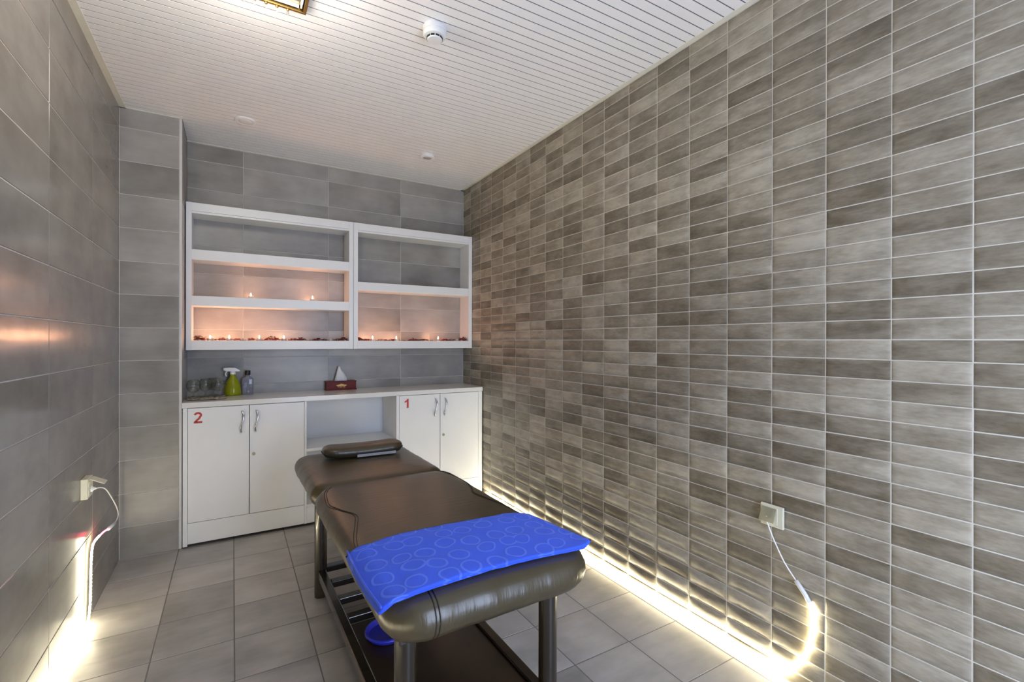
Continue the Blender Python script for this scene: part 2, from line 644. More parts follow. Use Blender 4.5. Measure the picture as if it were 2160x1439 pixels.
# wall behind the photographer with a doorway added to account for the cool light
mb = MB().box(XL, ADDED_DOOR_X[0], YS - 0.12, YS, 0, H).box(ADDED_DOOR_X[1], 0.0, YS - 0.12, YS, 0, H).box(ADDED_DOOR_X[0], ADDED_DOOR_X[1], YS - 0.12, YS, ADDED_DOOR_H, H)
struct(mb.build('wall_front', M['plaster']))
mb = MB()
for x in ADDED_DOOR_X:
    mb.box(x - 0.05, x + 0.05, YS - 0.01, YS + 0.015, 0, ADDED_DOOR_H)
mb.box(ADDED_DOOR_X[0] - 0.05, ADDED_DOOR_X[1] + 0.05, YS - 0.01, YS + 0.015, ADDED_DOOR_H, ADDED_DOOR_H + 0.09)
struct(mb.build('trim_6', M['white']))  # frame of the added doorway


# ------------------------------------------------------------------ wall shelves
def wall_shelf(x0, x1, shelves, label):
    t = thing('wall_shelf', label, 'shelf', (x0, -0.100, 1.26), 0)
    wd = x1 - x0
    th = 0.033
    y0, y1 = -0.100, 0.096
    MB().box(0, th, y0, y1, 0, 1.004).build('side_panel', M['white'], t, bevel=0.0015)
    MB().box(wd - th, wd, y0, y1, 0, 1.004).build('side_panel', M['white'], t, bevel=0.0015)
    MB().box(th, wd - th, y0 + 0.003, y1, 0.931, 0.9455).build('top_board', M['white'], t, bevel=0.001)
    MB().box(th, wd - th, y0 + 0.001, y0 + 0.020, 0.9465, 1.003).build('front_fascia', M['white'], t, bevel=0.001)
    MB().box(th, wd - th, y0 + 0.020, y1, 0.985, 1.002).build('cover_board', M['white'], t)
    for z0, z1 in shelves:
        MB().box(th, wd - th, y0 + 0.002, y1, z0 - 1.26, z1 - 1.26).build('shelf_board', M['white'], t, bevel=0.0015)
    MB().box(th, wd - th, y0 + 0.002, y1, 0.001, 0.064).build('bottom_board', M['white'], t, bevel=0.0015)
    return t


SEAM = -1.0437
wall_shelf(-2.1405, SEAM - 0.001, [(1.876, 1.946), (1.562, 1.630)], 'wide white open wall shelf with three tiers, beside the tiled pillar')
wall_shelf(SEAM + 0.001, -0.006, [(1.728, 1.795)], 'narrower white open wall shelf with two tiers, against the small-tile wall')


# ------------------------------------------------------------------ cabinets
YC = -0.4157
YB = -0.004


def text_mesh(txt, size, mat, bold=0.0, depth=0.0006):
    cu = bpy.data.curves.new('lettering', 'FONT')
    cu.body = txt
    cu.size = size
    cu.offset = bold
    cu.extrude = depth
    cu.align_x = 'CENTER'
    cu.align_y = 'CENTER'
    tmp = bpy.data.objects.new('lettering', cu)
    col.objects.link(tmp)
    dg = bpy.context.evaluated_depsgraph_get()
    me = bpy.data.meshes.new_from_object(tmp.evaluated_get(dg))
    bpy.data.objects.remove(tmp)
    bpy.data.curves.remove(cu)
    me.materials.clear()
    me.materials.append(mat)
    return me


def numeral_mesh(ch):
    hgt = 0.072
    mb = MB()
    if ch == '1':
        out = [(0.004, 0), (0.019, 0), (0.019, hgt), (0.0075, hgt), (0.002, hgt - 0.011), (-0.013, hgt - 0.018), (-0.013, hgt - 0.030), (0.004, hgt - 0.024)]
        out = [(x - 0.003, z - hgt / 2) for x, z in out]
        mb.rings([[(x, y_, z) for x, z in out] for y_ in (0.0006, -0.0006)])
    else:
        c = []
        for k in range(15):
            a = math.radians(172 - 215 * k / 14)
            c.append((0.0165 * math.cos(a), 0.0155 + 0.0140 * math.sin(a)))
        c += [(0.006, -0.006), (-0.0065, -0.0175), (-0.0135, -0.0275)]
        L, R = [], []
        for i, p in enumerate(c):
            a, b = c[max(i - 1, 0)], c[min(i + 1, len(c) - 1)]
            tx, tz = b[0] - a[0], b[1] - a[1]
            m = math.hypot(tx, tz)
            hw = 0.0062
            L.append((p[0] - tz / m * hw, p[1] + tx / m * hw))
            R.append((p[0] + tz / m * hw, p[1] - tx / m * hw))
        for i in range(len(c) - 1):
            q = [L[i], L[i + 1], R[i + 1], R[i]]
            mb.rings([[(x, y_, z) for x, z in q] for y_ in (0.0006, -0.0006)])
        mb.box(-0.0225, 0.0235, -0.0006, 0.0006, -0.036, -0.0235)
    return mb.mesh('number', M['red'])


def handle_mesh():
    L = 0.150
    mb = MB()
    R = []
    for i in range(25):
        t = i / 24
        z = L * (0.5 - t)
        x = 0.0085 * math.sin(2 * math.pi * t * 0.95 - 0.1)
        out = -0.024 * math.sin(math.pi * t) ** 0.6
        wdt = 0.0062 - 0.0032 * math.exp(-((t - 0.55) / 0.16) ** 2)
        if t < 0.04 or t > 0.96:
            wdt *= 0.8
        R.append([(x + wdt * math.cos(a), out + 0.0035 * math.sin(a), z) for a in [2 * math.pi * j / 12 for j in range(12)]])
    return mb.rings(R).mesh('handle', M['chrome'], True)


HANDLE = handle_mesh()


def door(parent, x0, x1, z0, z1, hx, lock=None, number=None, nx=None):
    d = MB().box(x0 + 0.0015, x1 - 0.0015, YC - 0.001, YC + 0.017, z0, z1).build('door', M['white'], parent, bevel=0.0012)
    h = link('handle', HANDLE, d)
    h.location = (hx, YC - 0.003, 0.782)
    if lock:
        mb = MB()
        mb.lathe([(0.0105, 0), (0.0105, 0.003), (0.009, 0.0045), (0.006, 0.0046), (0.006, 0.003)], n=20)
        l = mb.build('lock', M['brass_lock'], d, autosmooth=30)
        l.location = (lock[0], YC - 0.001, lock[1])
        l.rotation_euler = (math.radians(90), 0, 0)
    if number:
        n = link('number', numeral_mesh(number), d)
        n.location = (nx, YC - 0.0016, 0.829)
        n['label'] = 'red numeral ' + number
    return d


ZD0, ZD1 = 0.158, 0.890
cl = thing('base_cabinet', 'white two-door cabinet marked with a red 2, beside the tiled pillar', 'cabinet', (0, 0, 0))
mb = MB().box(-2.1405, -2.116, YC - 0.002, YB, 0.010, 0.892)
mb.build('side_panel', M['white'], cl, bevel=0.001)
MB().box(-1.427, -1.4125, YC, YB, 0.020, 0.892).build('side_panel', M['white'], cl, bevel=0.001)
MB().box(-2.115, -1.428, -0.022, YB, 0.020, 0.892).build('back_panel', M['white'], cl)
MB().box(-2.115, -1.428, YC + 0.02, -0.023, 0.135, 0.153).build('bottom_board', M['white'], cl)
MB().box(-2.115, -1.428, YC + 0.001, YC + 0.018, 0.022, 0.155).build('plinth', M['white'], cl, bevel=0.001)
door(cl, -2.1155, -1.7705, ZD0, ZD1, -1.8127, None, '2', -2.0595)
door(cl, -1.7695, -1.4275, ZD0, ZD1, -1.7282, (-1.7439, 0.559))

cm = thing('open_cabinet', 'white open cabinet niche behind the head of the massage table', 'cabinet', (0, 0, 0))
MB().box(-1.4120, -0.7645, -0.024, YB, 0.020, 0.892).build('back_panel', M['white'], cm)
MB().box(-1.4120, -0.7645, YC + 0.001, -0.025, 0.533, 0.552).build('shelf_board', M['white'], cm, bevel=0.001)
MB().box(-1.4120, -0.7645, YC + 0.001, -0.025, 0.135, 0.155).build('bottom_board', M['white'], cm, bevel=0.001)
MB().box(-1.4120, -0.7645, YC + 0.001, YC + 0.018, 0.022, 0.134).build('plinth', M['white'], cm, bevel=0.001)

cr = thing('base_cabinet', 'white two-door cabinet marked with a red 1, against the small-tile wall', 'cabinet', (0, 0, 0))
MB().box(-0.7640, -0.7410, YC - 0.002, YB, 0.020, 0.892).build('side_panel', M['white'], cr, bevel=0.001)
MB().box(-0.0470, -0.0130, YC - 0.002, YB, 0.010, 0.892).build('side_panel', M['white'], cr, bevel=0.001)
MB().box(-0.7400, -0.0480, -0.022, YB, 0.020, 0.892).build('back_panel', M['white'], cr)
MB().box(-0.7400, -0.0480, YC + 0.02, -0.023, 0.135, 0.153).build('bottom_board', M['white'], cr)
MB().box(-0.7400, -0.0480, YC + 0.001, YC + 0.018, 0.022, 0.155).build('plinth', M['white'], cr, bevel=0.001)
door(cr, -0.7405, -0.3995, ZD0, ZD1, -0.4398, None, '1', -0.6815)
door(cr, -0.3985, -0.0475, ZD0, ZD1, -0.3560, (-0.3687, 0.551))

wt = MB().box(XP + 0.002, -0.0085, YC - 0.004, YB, 0.8935, 0.9275).build('worktop', M['counter'], bevel=0.0015)
tag(wt, 'long cream-white worktop running over the three cabinets', 'worktop')


# ------------------------------------------------------------------ massage table
TAB = thing('massage_table', 'dark brown padded massage table with slatted lower shelf, mid room', 'massage table', (-1.203, -2.762, 0), math.radians(1.0))


def rrect(hx0, hx1, y0, y1, r, n=10):
    pts = []
    r = max(r, 0.001)
    for cx, cy, a0 in ((hx1 - r, y1 - r, 0), (hx0 + r, y1 - r, 90), (hx0 + r, y0 + r, 180), (hx1 - r, y0 + r, 270)):
        for k in range(n + 1):
            a = math.radians(a0 + 90 * k / n)
            pts.append((cx + r * math.cos(a), cy + r * math.sin(a)))
    return pts


def dense(pts, step=0.02):
    out = []
    for i, p in enumerate(pts):
        q = pts[(i + 1) % len(pts)]
        L = math.hypot(q[0] - p[0], q[1] - p[1])
        m = max(1, int(L / step))
        for k in range(m):
            out.append((p[0] + (q[0] - p[0]) * k / m, p[1] + (q[1] - p[1]) * k / m))
    return out


def cushion(x0, x1, y0, y1, r, prof, wr=0.0, seed=0, zfun=None):
    """prof: (inset, z) from the underside round the edge to the top"""
    base = dense(rrect(x0, x1, y0, y1, r))
    cx, cy = (x0 + x1) / 2, (y0 + y1) / 2
    n = len(base)
    nr = []
    for i in range(n):
        a, b = base[i - 1], base[(i + 1) % n]
        t = Vector((b[0] - a[0], b[1] - a[1]))
        t.normalize()
        nr.append((t.y, -t.x))
    R = []
    hw = min(x1 - x0, y1 - y0) / 2
    for ins, z in prof:
        ring = []
        for i, (px, py) in enumerate(base):
            if ins < r * 0.8:
                qx, qy = px - nr[i][0] * ins, py - nr[i][1] * ins
            else:
                i0 = r * 0.8
                bx, by = px - nr[i][0] * i0, py - nr[i][1] * i0
                k = (ins - i0) / (hw - i0)
                qx = bx + (cx - bx) * k
                qy = by + (cy - by) * k
            zz = z + (zfun(qx, qy) if zfun else 0)
            if wr and ins < 0.05:
                f = mnoise.noise(Vector((px * 16 + seed, py * 16, z * 5))) * wr
                f += mnoise.noise(Vector((px * 45 + seed, py * 45, z * 9))) * wr * 0.6
                qx += nr[i][0] * f
                qy += nr[i][1] * f
            ring.append((qx, qy, zz))
        R.append(ring)
    return MB().rings(R)


ZB, ZT = 0.530, 0.664
PROF = [(0.20, ZB), (0.10, ZB), (0.055, ZB + 0.006), (0.026, ZB + 0.020), (0.008, ZB + 0.042), (0.0, ZB + 0.068), (0.002, ZB + 0.088),
        (0.010, ZB + 0.104), (0.022, ZB + 0.117), (0.040, ZB + 0.126), (0.065, ZB + 0.131), (0.10, ZT), (0.16, ZT + 0.004), (0.24, ZT + 0.006)]
HWID = 0.338
PY0, PY1, PY2 = -0.158, 1.035, 1.755
main = cushion(-HWID, HWID, PY0, PY1, 0.115, PROF, 0.0035, 3).build('main_pad', M['leather'], TAB, True)
HP = [(i, z - 0.006) for i, z in PROF]
head = cushion(-HWID + 0.006, HWID - 0.006, PY1 - 0.03, PY2, 0.10, HP, 0.0035, 9)
head = head.build('head_pad', M['leather'], TAB, True)


def pad_z(x, y, y0=PY0, y1=PY1):
    r = 0.115
    qx, qy = abs(x) - (HWID - r), abs(y - (y0 + y1) / 2) - ((y1 - y0) / 2 - r)
    d = r - math.hypot(max(qx, 0), max(qy, 0)) if (qx > 0 or qy > 0) else r + min(-qx, -qy)
    top = PROF[5:]
    if d <= 0:
        return top[0][1]
    for (a, za), (b, zb) in zip(top[:-1], top[1:]):
        if d <= b:
            return za + (zb - za) * (d - a) / (b - a)
    return top[-1][1]


def seam(pts):
    P = [(p.x, p.y, pad_z(p.x, p.y) + 0.0008) for p in catmull([(a, b, 0) for a, b in pts], 6)]
    MB().tube(P, 0.0016, 6).build('seam', M['seam'], main, True)


sl = [(-0.262, 1.005), (-0.300, 0.915), (-0.313, 0.829), (-0.316, 0.760), (-0.306, 0.705), (-0.284, 0.631), (-0.262, 0.579), (-0.258, 0.537),
      (-0.276, 0.465), (-0.304, 0.364), (-0.314, 0.289), (-0.306, 0.235), (-0.280, 0.205), (-0.22, 0.19)]
seam(sl)
seam([(x + 0.008, y - 0.006) for x, y in sl])
sr = [(-x * 0.99, y) for x, y in sl]
seam(sr)
seam([(x - 0.008, y - 0.006) for x, y in sr])
for xs in (-0.218, -0.207):
    P = []
    for ins, z in PROF[3:11]:
        P.append((xs, PY0 + ins - 0.0012, z + 0.0006))
    MB().tube(P, 0.0016, 6).build('seam', M['seam'], main, True)
# seam across the front edge, between the two legs
LX = 0.2465
for sx in (-1, 1):
    for yy in (0.0, 1.322):
        mb = MB()
        mb.lathe([(0.026, 0.0), (0.0305, 0.002), (0.0305, 0.016), (0.031, 0.0165), (0.031, 0.534)], (sx * LX, yy, 0), 28)
        mb.build('leg', M['frame'], TAB, autosmooth=30, smooth=True)
for sx in (-1, 1):
    a, b = sorted((sx * 0.226, sx * 0.264))
    MB().box(a, b, 0.02, 1.31, 0.104, 0.144).build('side_rail', M['frame'], TAB, bevel=0.004)
    a, b = sorted((sx * 0.215, sx * 0.275))
    MB().box(a, b, -0.03, 1.60, 0.490, 0.5295).build('top_rail', M['frame'], TAB, bevel=0.004)
for yy in (-0.02, 1.30):
    MB().box(-0.214, 0.214, yy, yy + 0.05, 0.490, 0.5295).build('cross_rail', M['frame'], TAB, bevel=0.003)
MB().box(-0.225, 0.225, -0.018, 0.012, 0.104, 0.142).build('cross_rail', M['frame'], TAB, bevel=0.003)
for yy in (1.325, 1.145, 0.968, 0.795):
    MB().box(-0.225, 0.225, yy, yy + 0.042, 0.112, 0.142).build('slat', M['frame'], TAB, bevel=0.003)
MB().box(-0.225, 0.225, 0.013, 0.758, 0.120, 0.132).build('shelf_board', M['board'], TAB, bevel=0.001)

# head cushion
pc = thing('head_cushion', 'small oblong brown leather cushion lying on the head end of the table', 'cushion', (-1.213, -1.245, 0.6680), math.radians(-1.5))
PP = [(0.075, 0.0), (0.03, 0.0), (0.010, 0.005), (0.002, 0.018), (0.0, 0.030), (0.002, 0.039), (0.009, 0.048), (0.022, 0.0545), (0.04, 0.058), (0.07, 0.060)]
pad = cushion(-0.222, 0.222, -0.095, 0.085, 0.07, PP, 0.002, 21, lambda x, y: 0.008 * (x / 0.22) ** 2)
pad.build('pad', M['leather'], pc, True)
pip = [(p[0], p[1], 0.024 + 0.006 * (p[0] / 0.22) ** 2) for p in dense(rrect(-0.2235, 0.2235, -0.0965, 0.0865, 0.0715))]
MB().tube(pip + [pip[0]], 0.0028, 6).build('piping', M['seam'], pc, True)
MB().box(-0.05, 0.168, -0.0995, -0.0945, 0.004, 0.019).build('velcro_band', M['strip_grey'], pc, bevel=0.001)

# ------------------------------------------------------------------ towel
TW = thing('folded_towel', 'bright blue folded towel with raised ring pattern, laid across the table foot', 'towel', (-1.203, -2.762, 0), math.radians(1.0))


def towel_layer(k, x0, x1, y0a, y1a, lift, th):
    nu, nv = 60, 30

    def pos(u, v, top):
        x = x0 + (x1 - x0) * u
        # front edge bows back a little in the middle, corners run out
        yf = y0a + 0.030 * math.sin(math.pi * u) - 0.012 * u
        yf += 0.035 * max(0.0, (u - 0.92) / 0.08) ** 2
        yb = y1a + 0.010 * math.sin(math.pi * u * 2) - 0.05 * max(0, (u - 0.86) / 0.14) ** 2
        yy = yf + (yb - yf) * v
        xx = x - 0.012 * math.sin(math.pi * v) * (1 - u) * 0.6 + 0.05 * (v - 0.5) * u * -0.9
        sup = max(ZT - 0.004, pad_z(xx, yy))
        over = max(0.0, -xx - HWID + 0.02)
        z = sup + lift + 0.002 - over * 0.45
        wave = 0.0035 * mnoise.noise(Vector((xx * 7, yy * 9, k * 0.4))) + 0.0018 * mnoise.noise(Vector((xx * 22, yy * 18, k)))
        z += wave + 0.0028
        edge = min(u * (x1 - x0), (1 - u) * (x1 - x0), v * (y1a - y0a), (1 - v) * (y1a - y0a))
        rr = min(1.0, edge / (th * 0.7))
        half = th / 2 * math.sqrt(max(0.0, 1 - (1 - rr) ** 2))
        return (xx, yy, z + th / 2 + (half if top else -half))
    mb = MB()
    mb.grid(lambda u, v: pos(u, v, True), nu, nv)
    mb.grid(lambda u, v: pos(u, v, False), nu, nv)
    return mb


layers = [(0, -0.352, 0.312, -0.126, 0.232, 0.0, 0.0055), (1, -0.358, 0.309, -0.130, 0.236, 0.0056, 0.0055), (2, -0.354, 0.316, -0.135, 0.233, 0.0112, 0.0060)]
mb = MB()
for L in layers:
    l = towel_layer(*L)
    b = len(mb.v)
    mb.v += l.v
    mb.f += [tuple(b + i for i in q) for q in l.f]
me = mb.mesh('towel_fold', M['towel'], True)
bm = bmesh.new()
bm.from_mesh(me)
bmesh.ops.remove_doubles(bm, verts=bm.verts, dist=0.0001)
bmesh.ops.recalc_face_normals(bm, faces=bm.faces)
bm.to_mesh(me)
bm.free()
me.shade_smooth()
link('folds', me, TW)
# piped hem along the open left end
P = []
for i in range(31):
    v = i / 30
    yy = -0.133 + 0.366 * v
    P.append((-0.353 - 0.0072 * math.sin(math.pi * v), yy, ZT + 0.0085))
MB().tube(P, 0.0028, 8).build('hem', M['towel'], TW, True)

# blue dish on the lower shelf
t = thing('plastic_dish', 'shallow round blue dish on the lower shelf of the table', 'dish', (-1.325, -2.148, 0.1325))
prof = [(0.055, 0.0), (0.078, 0.003), (0.085, 0.015), (0.0865, 0.020), (0.0865, 0.025), (0.083, 0.026), (0.080, 0.020), (0.072, 0.008), (0.050, 0.006)]
MB().lathe(prof, n=36).build('bowl', M['blue_plastic'], t, True, autosmooth=35)
MB().lathe([(0.0860, 0.014), (0.0885, 0.016), (0.0885, 0.019), (0.0868, 0.021)], n=36, cap0=False, cap1=False).build('rim_ring', M['blue_plastic'], t, True)


# ------------------------------------------------------------------ things on the worktop
ZW = 0.9278


def nap(u, v):
    x = -2.135 + 0.225 * u + 0.008 * math.sin(9 * v)
    yy = -0.315 + 0.265 * v + 0.008 * math.sin(7 * u)
    e = 4 * max(abs(u - 0.5), abs(v - 0.5)) ** 2
    z = 0.0035 + 0.004 * mnoise.noise(Vector((u * 5, v * 5, 2))) + 0.007 * e * abs(mnoise.noise(Vector((u * 9, v * 9, 5))))
    return (x, yy, ZW + max(z, 0.0008) + 0.001)


mb = MB().grid(nap, 28, 28)
o = mb.build('paper_napkin', M['napkin'], None, True)
md = o.modifiers.new('thick', 'SOLIDIFY')
md.thickness = 0.001
tag(o, 'crumpled brown-printed paper under the glasses on the worktop', 'napkin')

gp = [(0.030, 0.0), (0.031, 0.002), (0.012, 0.006), (0.006, 0.012), (0.005, 0.026), (0.012, 0.034), (0.030, 0.046), (0.040, 0.066),
      (0.0425, 0.086), (0.037, 0.108), (0.027, 0.122), (0.0258, 0.122), (0.0358, 0.1075), (0.0412, 0.086), (0.0388, 0.067), (0.029, 0.049), (0.010, 0.038), (0.002, 0.036)]
gm = MB().lathe(gp, n=28).mesh('goblet', M['glass'], True)
for i, (gx, gy, lb) in enumerate(((-2.095, -0.225, 'round clear goblet nearest the pillar, leftmost on the crumpled paper'),
                                  (-2.030, -0.155, 'round clear goblet in the middle of the front row on the crumpled paper'),
                                  (-1.955, -0.175, 'round clear goblet standing next to the yellow spray bottle'),
                                  (-1.985, -0.078, 'round clear goblet standing behind the other three'))):
    o = link('goblet', gm)
    o.location = (gx, gy, ZW + 0.0095)
    tag(o, lb, 'glass', 'goblets on the worktop')

t = thing('spray_bottle', 'yellow-green spray bottle with a white trigger head', 'bottle', (-1.866, -0.075, ZW))
bp = [(0.048, 0.0), (0.053, 0.004), (0.054, 0.02), (0.052, 0.05), (0.044, 0.085), (0.031, 0.115), (0.020, 0.135), (0.0165, 0.150), (0.0165, 0.156)]
MB().lathe(bp, n=32).build('body', M['yellow'], t, True, autosmooth=50)
mb = MB().lathe([(0.019, 0.152), (0.019, 0.166), (0.015, 0.170), (0.013, 0.176)], n=24)
mb.build('collar', M['white_plastic'], t, True, autosmooth=35)
R = []
for x, z0, z1, hw in ((-0.060, 0.186, 0.198, 0.006), (-0.050, 0.178, 0.200, 0.010), (-0.02, 0.173, 0.201, 0.012), (0.015, 0.172, 0.199, 0.013),
                      (0.038, 0.172, 0.186, 0.012), (0.046, 0.173, 0.178, 0.010)):
    R.append([(x, -hw, z0), (x, hw, z0), (x, hw * 0.8, z1), (x, -hw * 0.8, z1)])
MB().rings(R).build('spray_head', M['white_plastic'], t, bevel=0.002)
MB().tube(catmull([(-0.036, 0, 0.176), (-0.044, 0, 0.163), (-0.045, 0, 0.150), (-0.040, 0, 0.138)], 5), 0.0045, 8).build('trigger', M['white_plastic'], t, True)

t = thing('flat_bottle', 'clear flat-shouldered bottle with black cap beside the spray bottle', 'bottle', (-1.772, -0.070, ZW))
R = []
for z, hx, hy, r in ((0.0, 0.034, 0.020, 0.008), (0.003, 0.037, 0.022, 0.010), (0.110, 0.037, 0.022, 0.010), (0.122, 0.032, 0.020, 0.010), (0.132, 0.018, 0.015, 0.010), (0.138, 0.013, 0.013, 0.012), (0.146, 0.013, 0.013, 0.012)):
    R.append([(px, py, z) for px, py in rrect(-hx, hx, -hy, hy, min(r, hy * 0.98), 4)])
MB().rings(R).build('body', M['clear_pl'], t, True, autosmooth=40)
mb = MB().lathe([(0.017, 0.144), (0.018, 0.146), (0.018, 0.174), (0.016, 0.177)], n=28)
mb.build('cap', M['black_plastic'], t, True, autosmooth=30)

t = thing('tissue_box', 'red-brown lacquered tissue box with a gold crest', 'tissue box', (-1.112, -0.048, ZW))
bx, by, bh = 0.119, 0.038, 0.072
mb = MB().box(-bx + 0.004, bx - 0.004, -by + 0.003, by - 0.003, 0.004, bh - 0.006)
mb.build('body', M['box_wood'], t, bevel=0.002)
MB().box(-bx, bx, -by, by, 0.0, 0.008).build('base_moulding', M['box_wood'], t, bevel=0.002)
mb = MB().box(-bx, bx, -by, -by + 0.022, bh - 0.008, bh).box(-bx, bx, by - 0.022, by, bh - 0.008, bh)
mb.box(-bx, -bx + 0.06, -by + 0.022, by - 0.022, bh - 0.008, bh).box(bx - 0.06, bx, -by + 0.022, by - 0.022, bh - 0.008, bh)
mb.build('lid', M['box_wood'], t, bevel=0.0015)
R = []
for k, (z, wx, wy, ox) in enumerate(((bh - 0.012, 0.050, 0.012, 0.0), (bh + 0.02, 0.045, 0.016, -0.001), (bh + 0.06, 0.030, 0.013, -0.006), (bh + 0.095, 0.013, 0.008, -0.011), (bh + 0.115, 0.005, 0.005, -0.013), (bh + 0.119, 0.001, 0.001, -0.012))):
    R.append([(ox + wx * math.cos(a) * (1 + 0.10 * math.sin(3 * a + k)), wy * math.sin(a) * (1 + 0.35 * math.sin(5 * a)), z) for a in [2 * math.pi * j / 24 for j in range(24)]])
MB().rings(R).build('tissue', M['paper'], t, True)
# crest: crown-like gold emblem with lettering under it
mb = MB()
yf = -by + 0.0026
for i in range(-5, 6):
    h = 0.013 * (1 - abs(i) / 7) + 0.003 * (i % 2)
    x = i * 0.0058
    mb.box(x - 0.0026, x + 0.0026, yf - 0.0012, yf + 0.0006, 0.034, 0.036 + h)
mb.box(-0.034, 0.034, yf - 0.0012, yf + 0.0006, 0.031, 0.0345)
for i in (-1, 1):
    mb.box(i * 0.036 - 0.003, i * 0.036 + 0.003, yf - 0.0012, yf + 0.0006, 0.034, 0.041)
cst = mb.build('crest', M['gold_print'], t)
cst['label'] = 'gold crown-like crest'
n = link('lettering', text_mesh('T I S S U E', 0.0125, M['gold_print'], 0.0003, 0.0005), t)
n.location = (0.0, yf - 0.0008, 0.0245)
n.rotation_euler = (math.radians(90), 0, 0)

# ------------------------------------------------------------------ tea lights and petals
cup = MB().lathe([(0.0185, 0.0), (0.0192, 0.001), (0.0192, 0.0155), (0.0200, 0.0165), (0.0185, 0.0165), (0.0182, 0.012)], n=24, cap1=False).mesh('cup', M['alu'], True)
wax = MB().lathe([(0.0180, 0.002), (0.0180, 0.0118), (0.004, 0.0112), (0.001, 0.0111)], n=24).mesh('wax', M['wax'], True)
wick = MB().tube([(0, 0, 0.011), (0.0004, 0, 0.0145), (0.001, 0, 0.018)], 0.0007, 6).mesh('wick', M['black_plastic'], True)
flm = MB().lathe([(0.0006, 0.0155), (0.0030, 0.018), (0.0040, 0.022), (0.0036, 0.027), (0.0020, 0.033), (0.0005, 0.038)], n=12).mesh('flame', M['flame'], True)
ZL, ZU = 1.3245, 1.6305


def tea_light(x, yy, z, lit, label):
    t = thing('tea_light', label, 'candle', (x, yy, z), 0, 'tea lights on the wall shelves')
    link('cup', cup, t)
    link('wax', wax, t)
    link('wick', wick, t)
    if lit:
        link('flame', flm, t)
        l = lamp('flame_light', 'POINT', (0, 0, 0.027), CANDLE_W, (1.0, 0.46, 0.28), 0.006)
        l.parent = t


for x, lit, lb in ((-2.003, 1, 'lit tea light farthest left on the bottom shelf, next to the pillar side'),
                   (-1.889, 1, 'lit tea light second from the left on the bottom shelf'),
                   (-1.797, 0, 'unlit tea light between lit ones on the left half of the bottom shelf'),
                   (-1.700, 1, 'lit tea light just right of the unlit one on the left bottom shelf'),
                   (-1.538, 1, 'lit tea light in the middle of the wide bottom shelf, by a petal heap'),
                   (-1.208, 0, 'unlit tea light near the centre upright on the wide bottom shelf'),
                   (-0.882, 1, 'lit tea light on the narrow bottom shelf, nearest the centre upright'),
                   (-0.684, 1, 'lit tea light in the middle of the narrow bottom shelf'),
                   (-0.311, 1, 'lit tea light rightmost of those burning on the narrow bottom shelf'),
                   (-0.133, 0, 'unlit tea light in the right end of the narrow bottom shelf')):
    tea_light(x, -0.150, ZL, lit, lb)
tea_light(-1.7545, -0.150, ZU, 1, 'lit tea light on the left of the upper middle shelf')
tea_light(-1.3387, -0.150, ZU, 1, 'lit tea light on the right of the upper middle shelf')


def petals(name, x0, x1, cents, label, avoid):
    rng = random.Random(int(x0 * 1000))
    mb = MB()
    cnt = 0
    while cnt < 420:
        x = rng.uniform(x0, x1)
        dens = max([hh * math.exp(-((x - c) / s) ** 2) for c, s, hh in cents])
        if rng.random() > dens * 1.1 + 0.05:
            continue
        yy = rng.uniform(-0.185, -0.105)
        if any(abs(x - a) < 0.024 for a in avoid):
            continue
        cnt += 1
        hz = 0.034 * dens * math.exp(-((yy + 0.145) / 0.04) ** 2)
        z = ZL + 0.003 + rng.random() * hz
        s = rng.uniform(0.006, 0.013)
        a, b2 = rng.uniform(0, 6.28), rng.uniform(-0.9, 0.9)
        ca, sa = math.cos(a), math.sin(a)
        b = len(mb.v)
        for (u, v, c2) in ((-1, 0, 0), (0, -0.7, 0.35), (1, 0, 0), (0, 0.7, 0.35), (0, 0, 0.05)):
            lx, ly, lz = u * s, v * s, c2 * s + u * s * math.sin(b2) * 0.6
            px, py = x + lx * ca - ly * sa, yy + lx * sa + ly * ca
            mb.v.append((px, py, max(ZL + 0.0008, z + lz)))
        mb.f += [(b, b + 1, b + 4), (b + 1, b + 2, b + 4), (b + 2, b + 3, b + 4), (b + 3, b, b + 4)]
    o = mb.build(name, M['petal'])
    md = o.modifiers.new('thick', 'SOLIDIFY')
    md.thickness = 0.0006
    tag(o, label, 'petals')
    o['kind'] = 'stuff'


petals('dried_petals', -2.095, -1.085, [(-2.07, 0.04, 1.0), (-2.02, 0.03, 0.8), (-1.93, 0.05, 0.5), (-1.84, 0.04, 0.4), (-1.75, 0.05, 0.5),
                                        (-1.62, 0.045, 0.95), (-1.57, 0.03, 0.6), (-1.47, 0.04, 0.4), (-1.42, 0.03, 0.7), (-1.30, 0.035, 0.5), (-1.25, 0.03, 0.4), (-1.12, 0.05, 0.8)],
       'dark red dried petals strewn along the wide bottom shelf', (-2.003, -1.889, -1.797, -1.7, -1.538, -1.208))
petals('dried_petals', -1.000, -0.050, [(-0.99, 0.03, 0.9), (-0.93, 0.04, 0.4), (-0.80, 0.04, 0.3), (-0.72, 0.03, 0.4), (-0.53, 0.04, 0.6), (-0.44, 0.04, 0.5),
                                        (-0.25, 0.04, 0.45), (-0.18, 0.03, 0.4), (-0.07, 0.045, 1.0)],
       'dark red dried petals strewn along the narrow bottom shelf', (-0.882, -0.684, -0.311, -0.133))


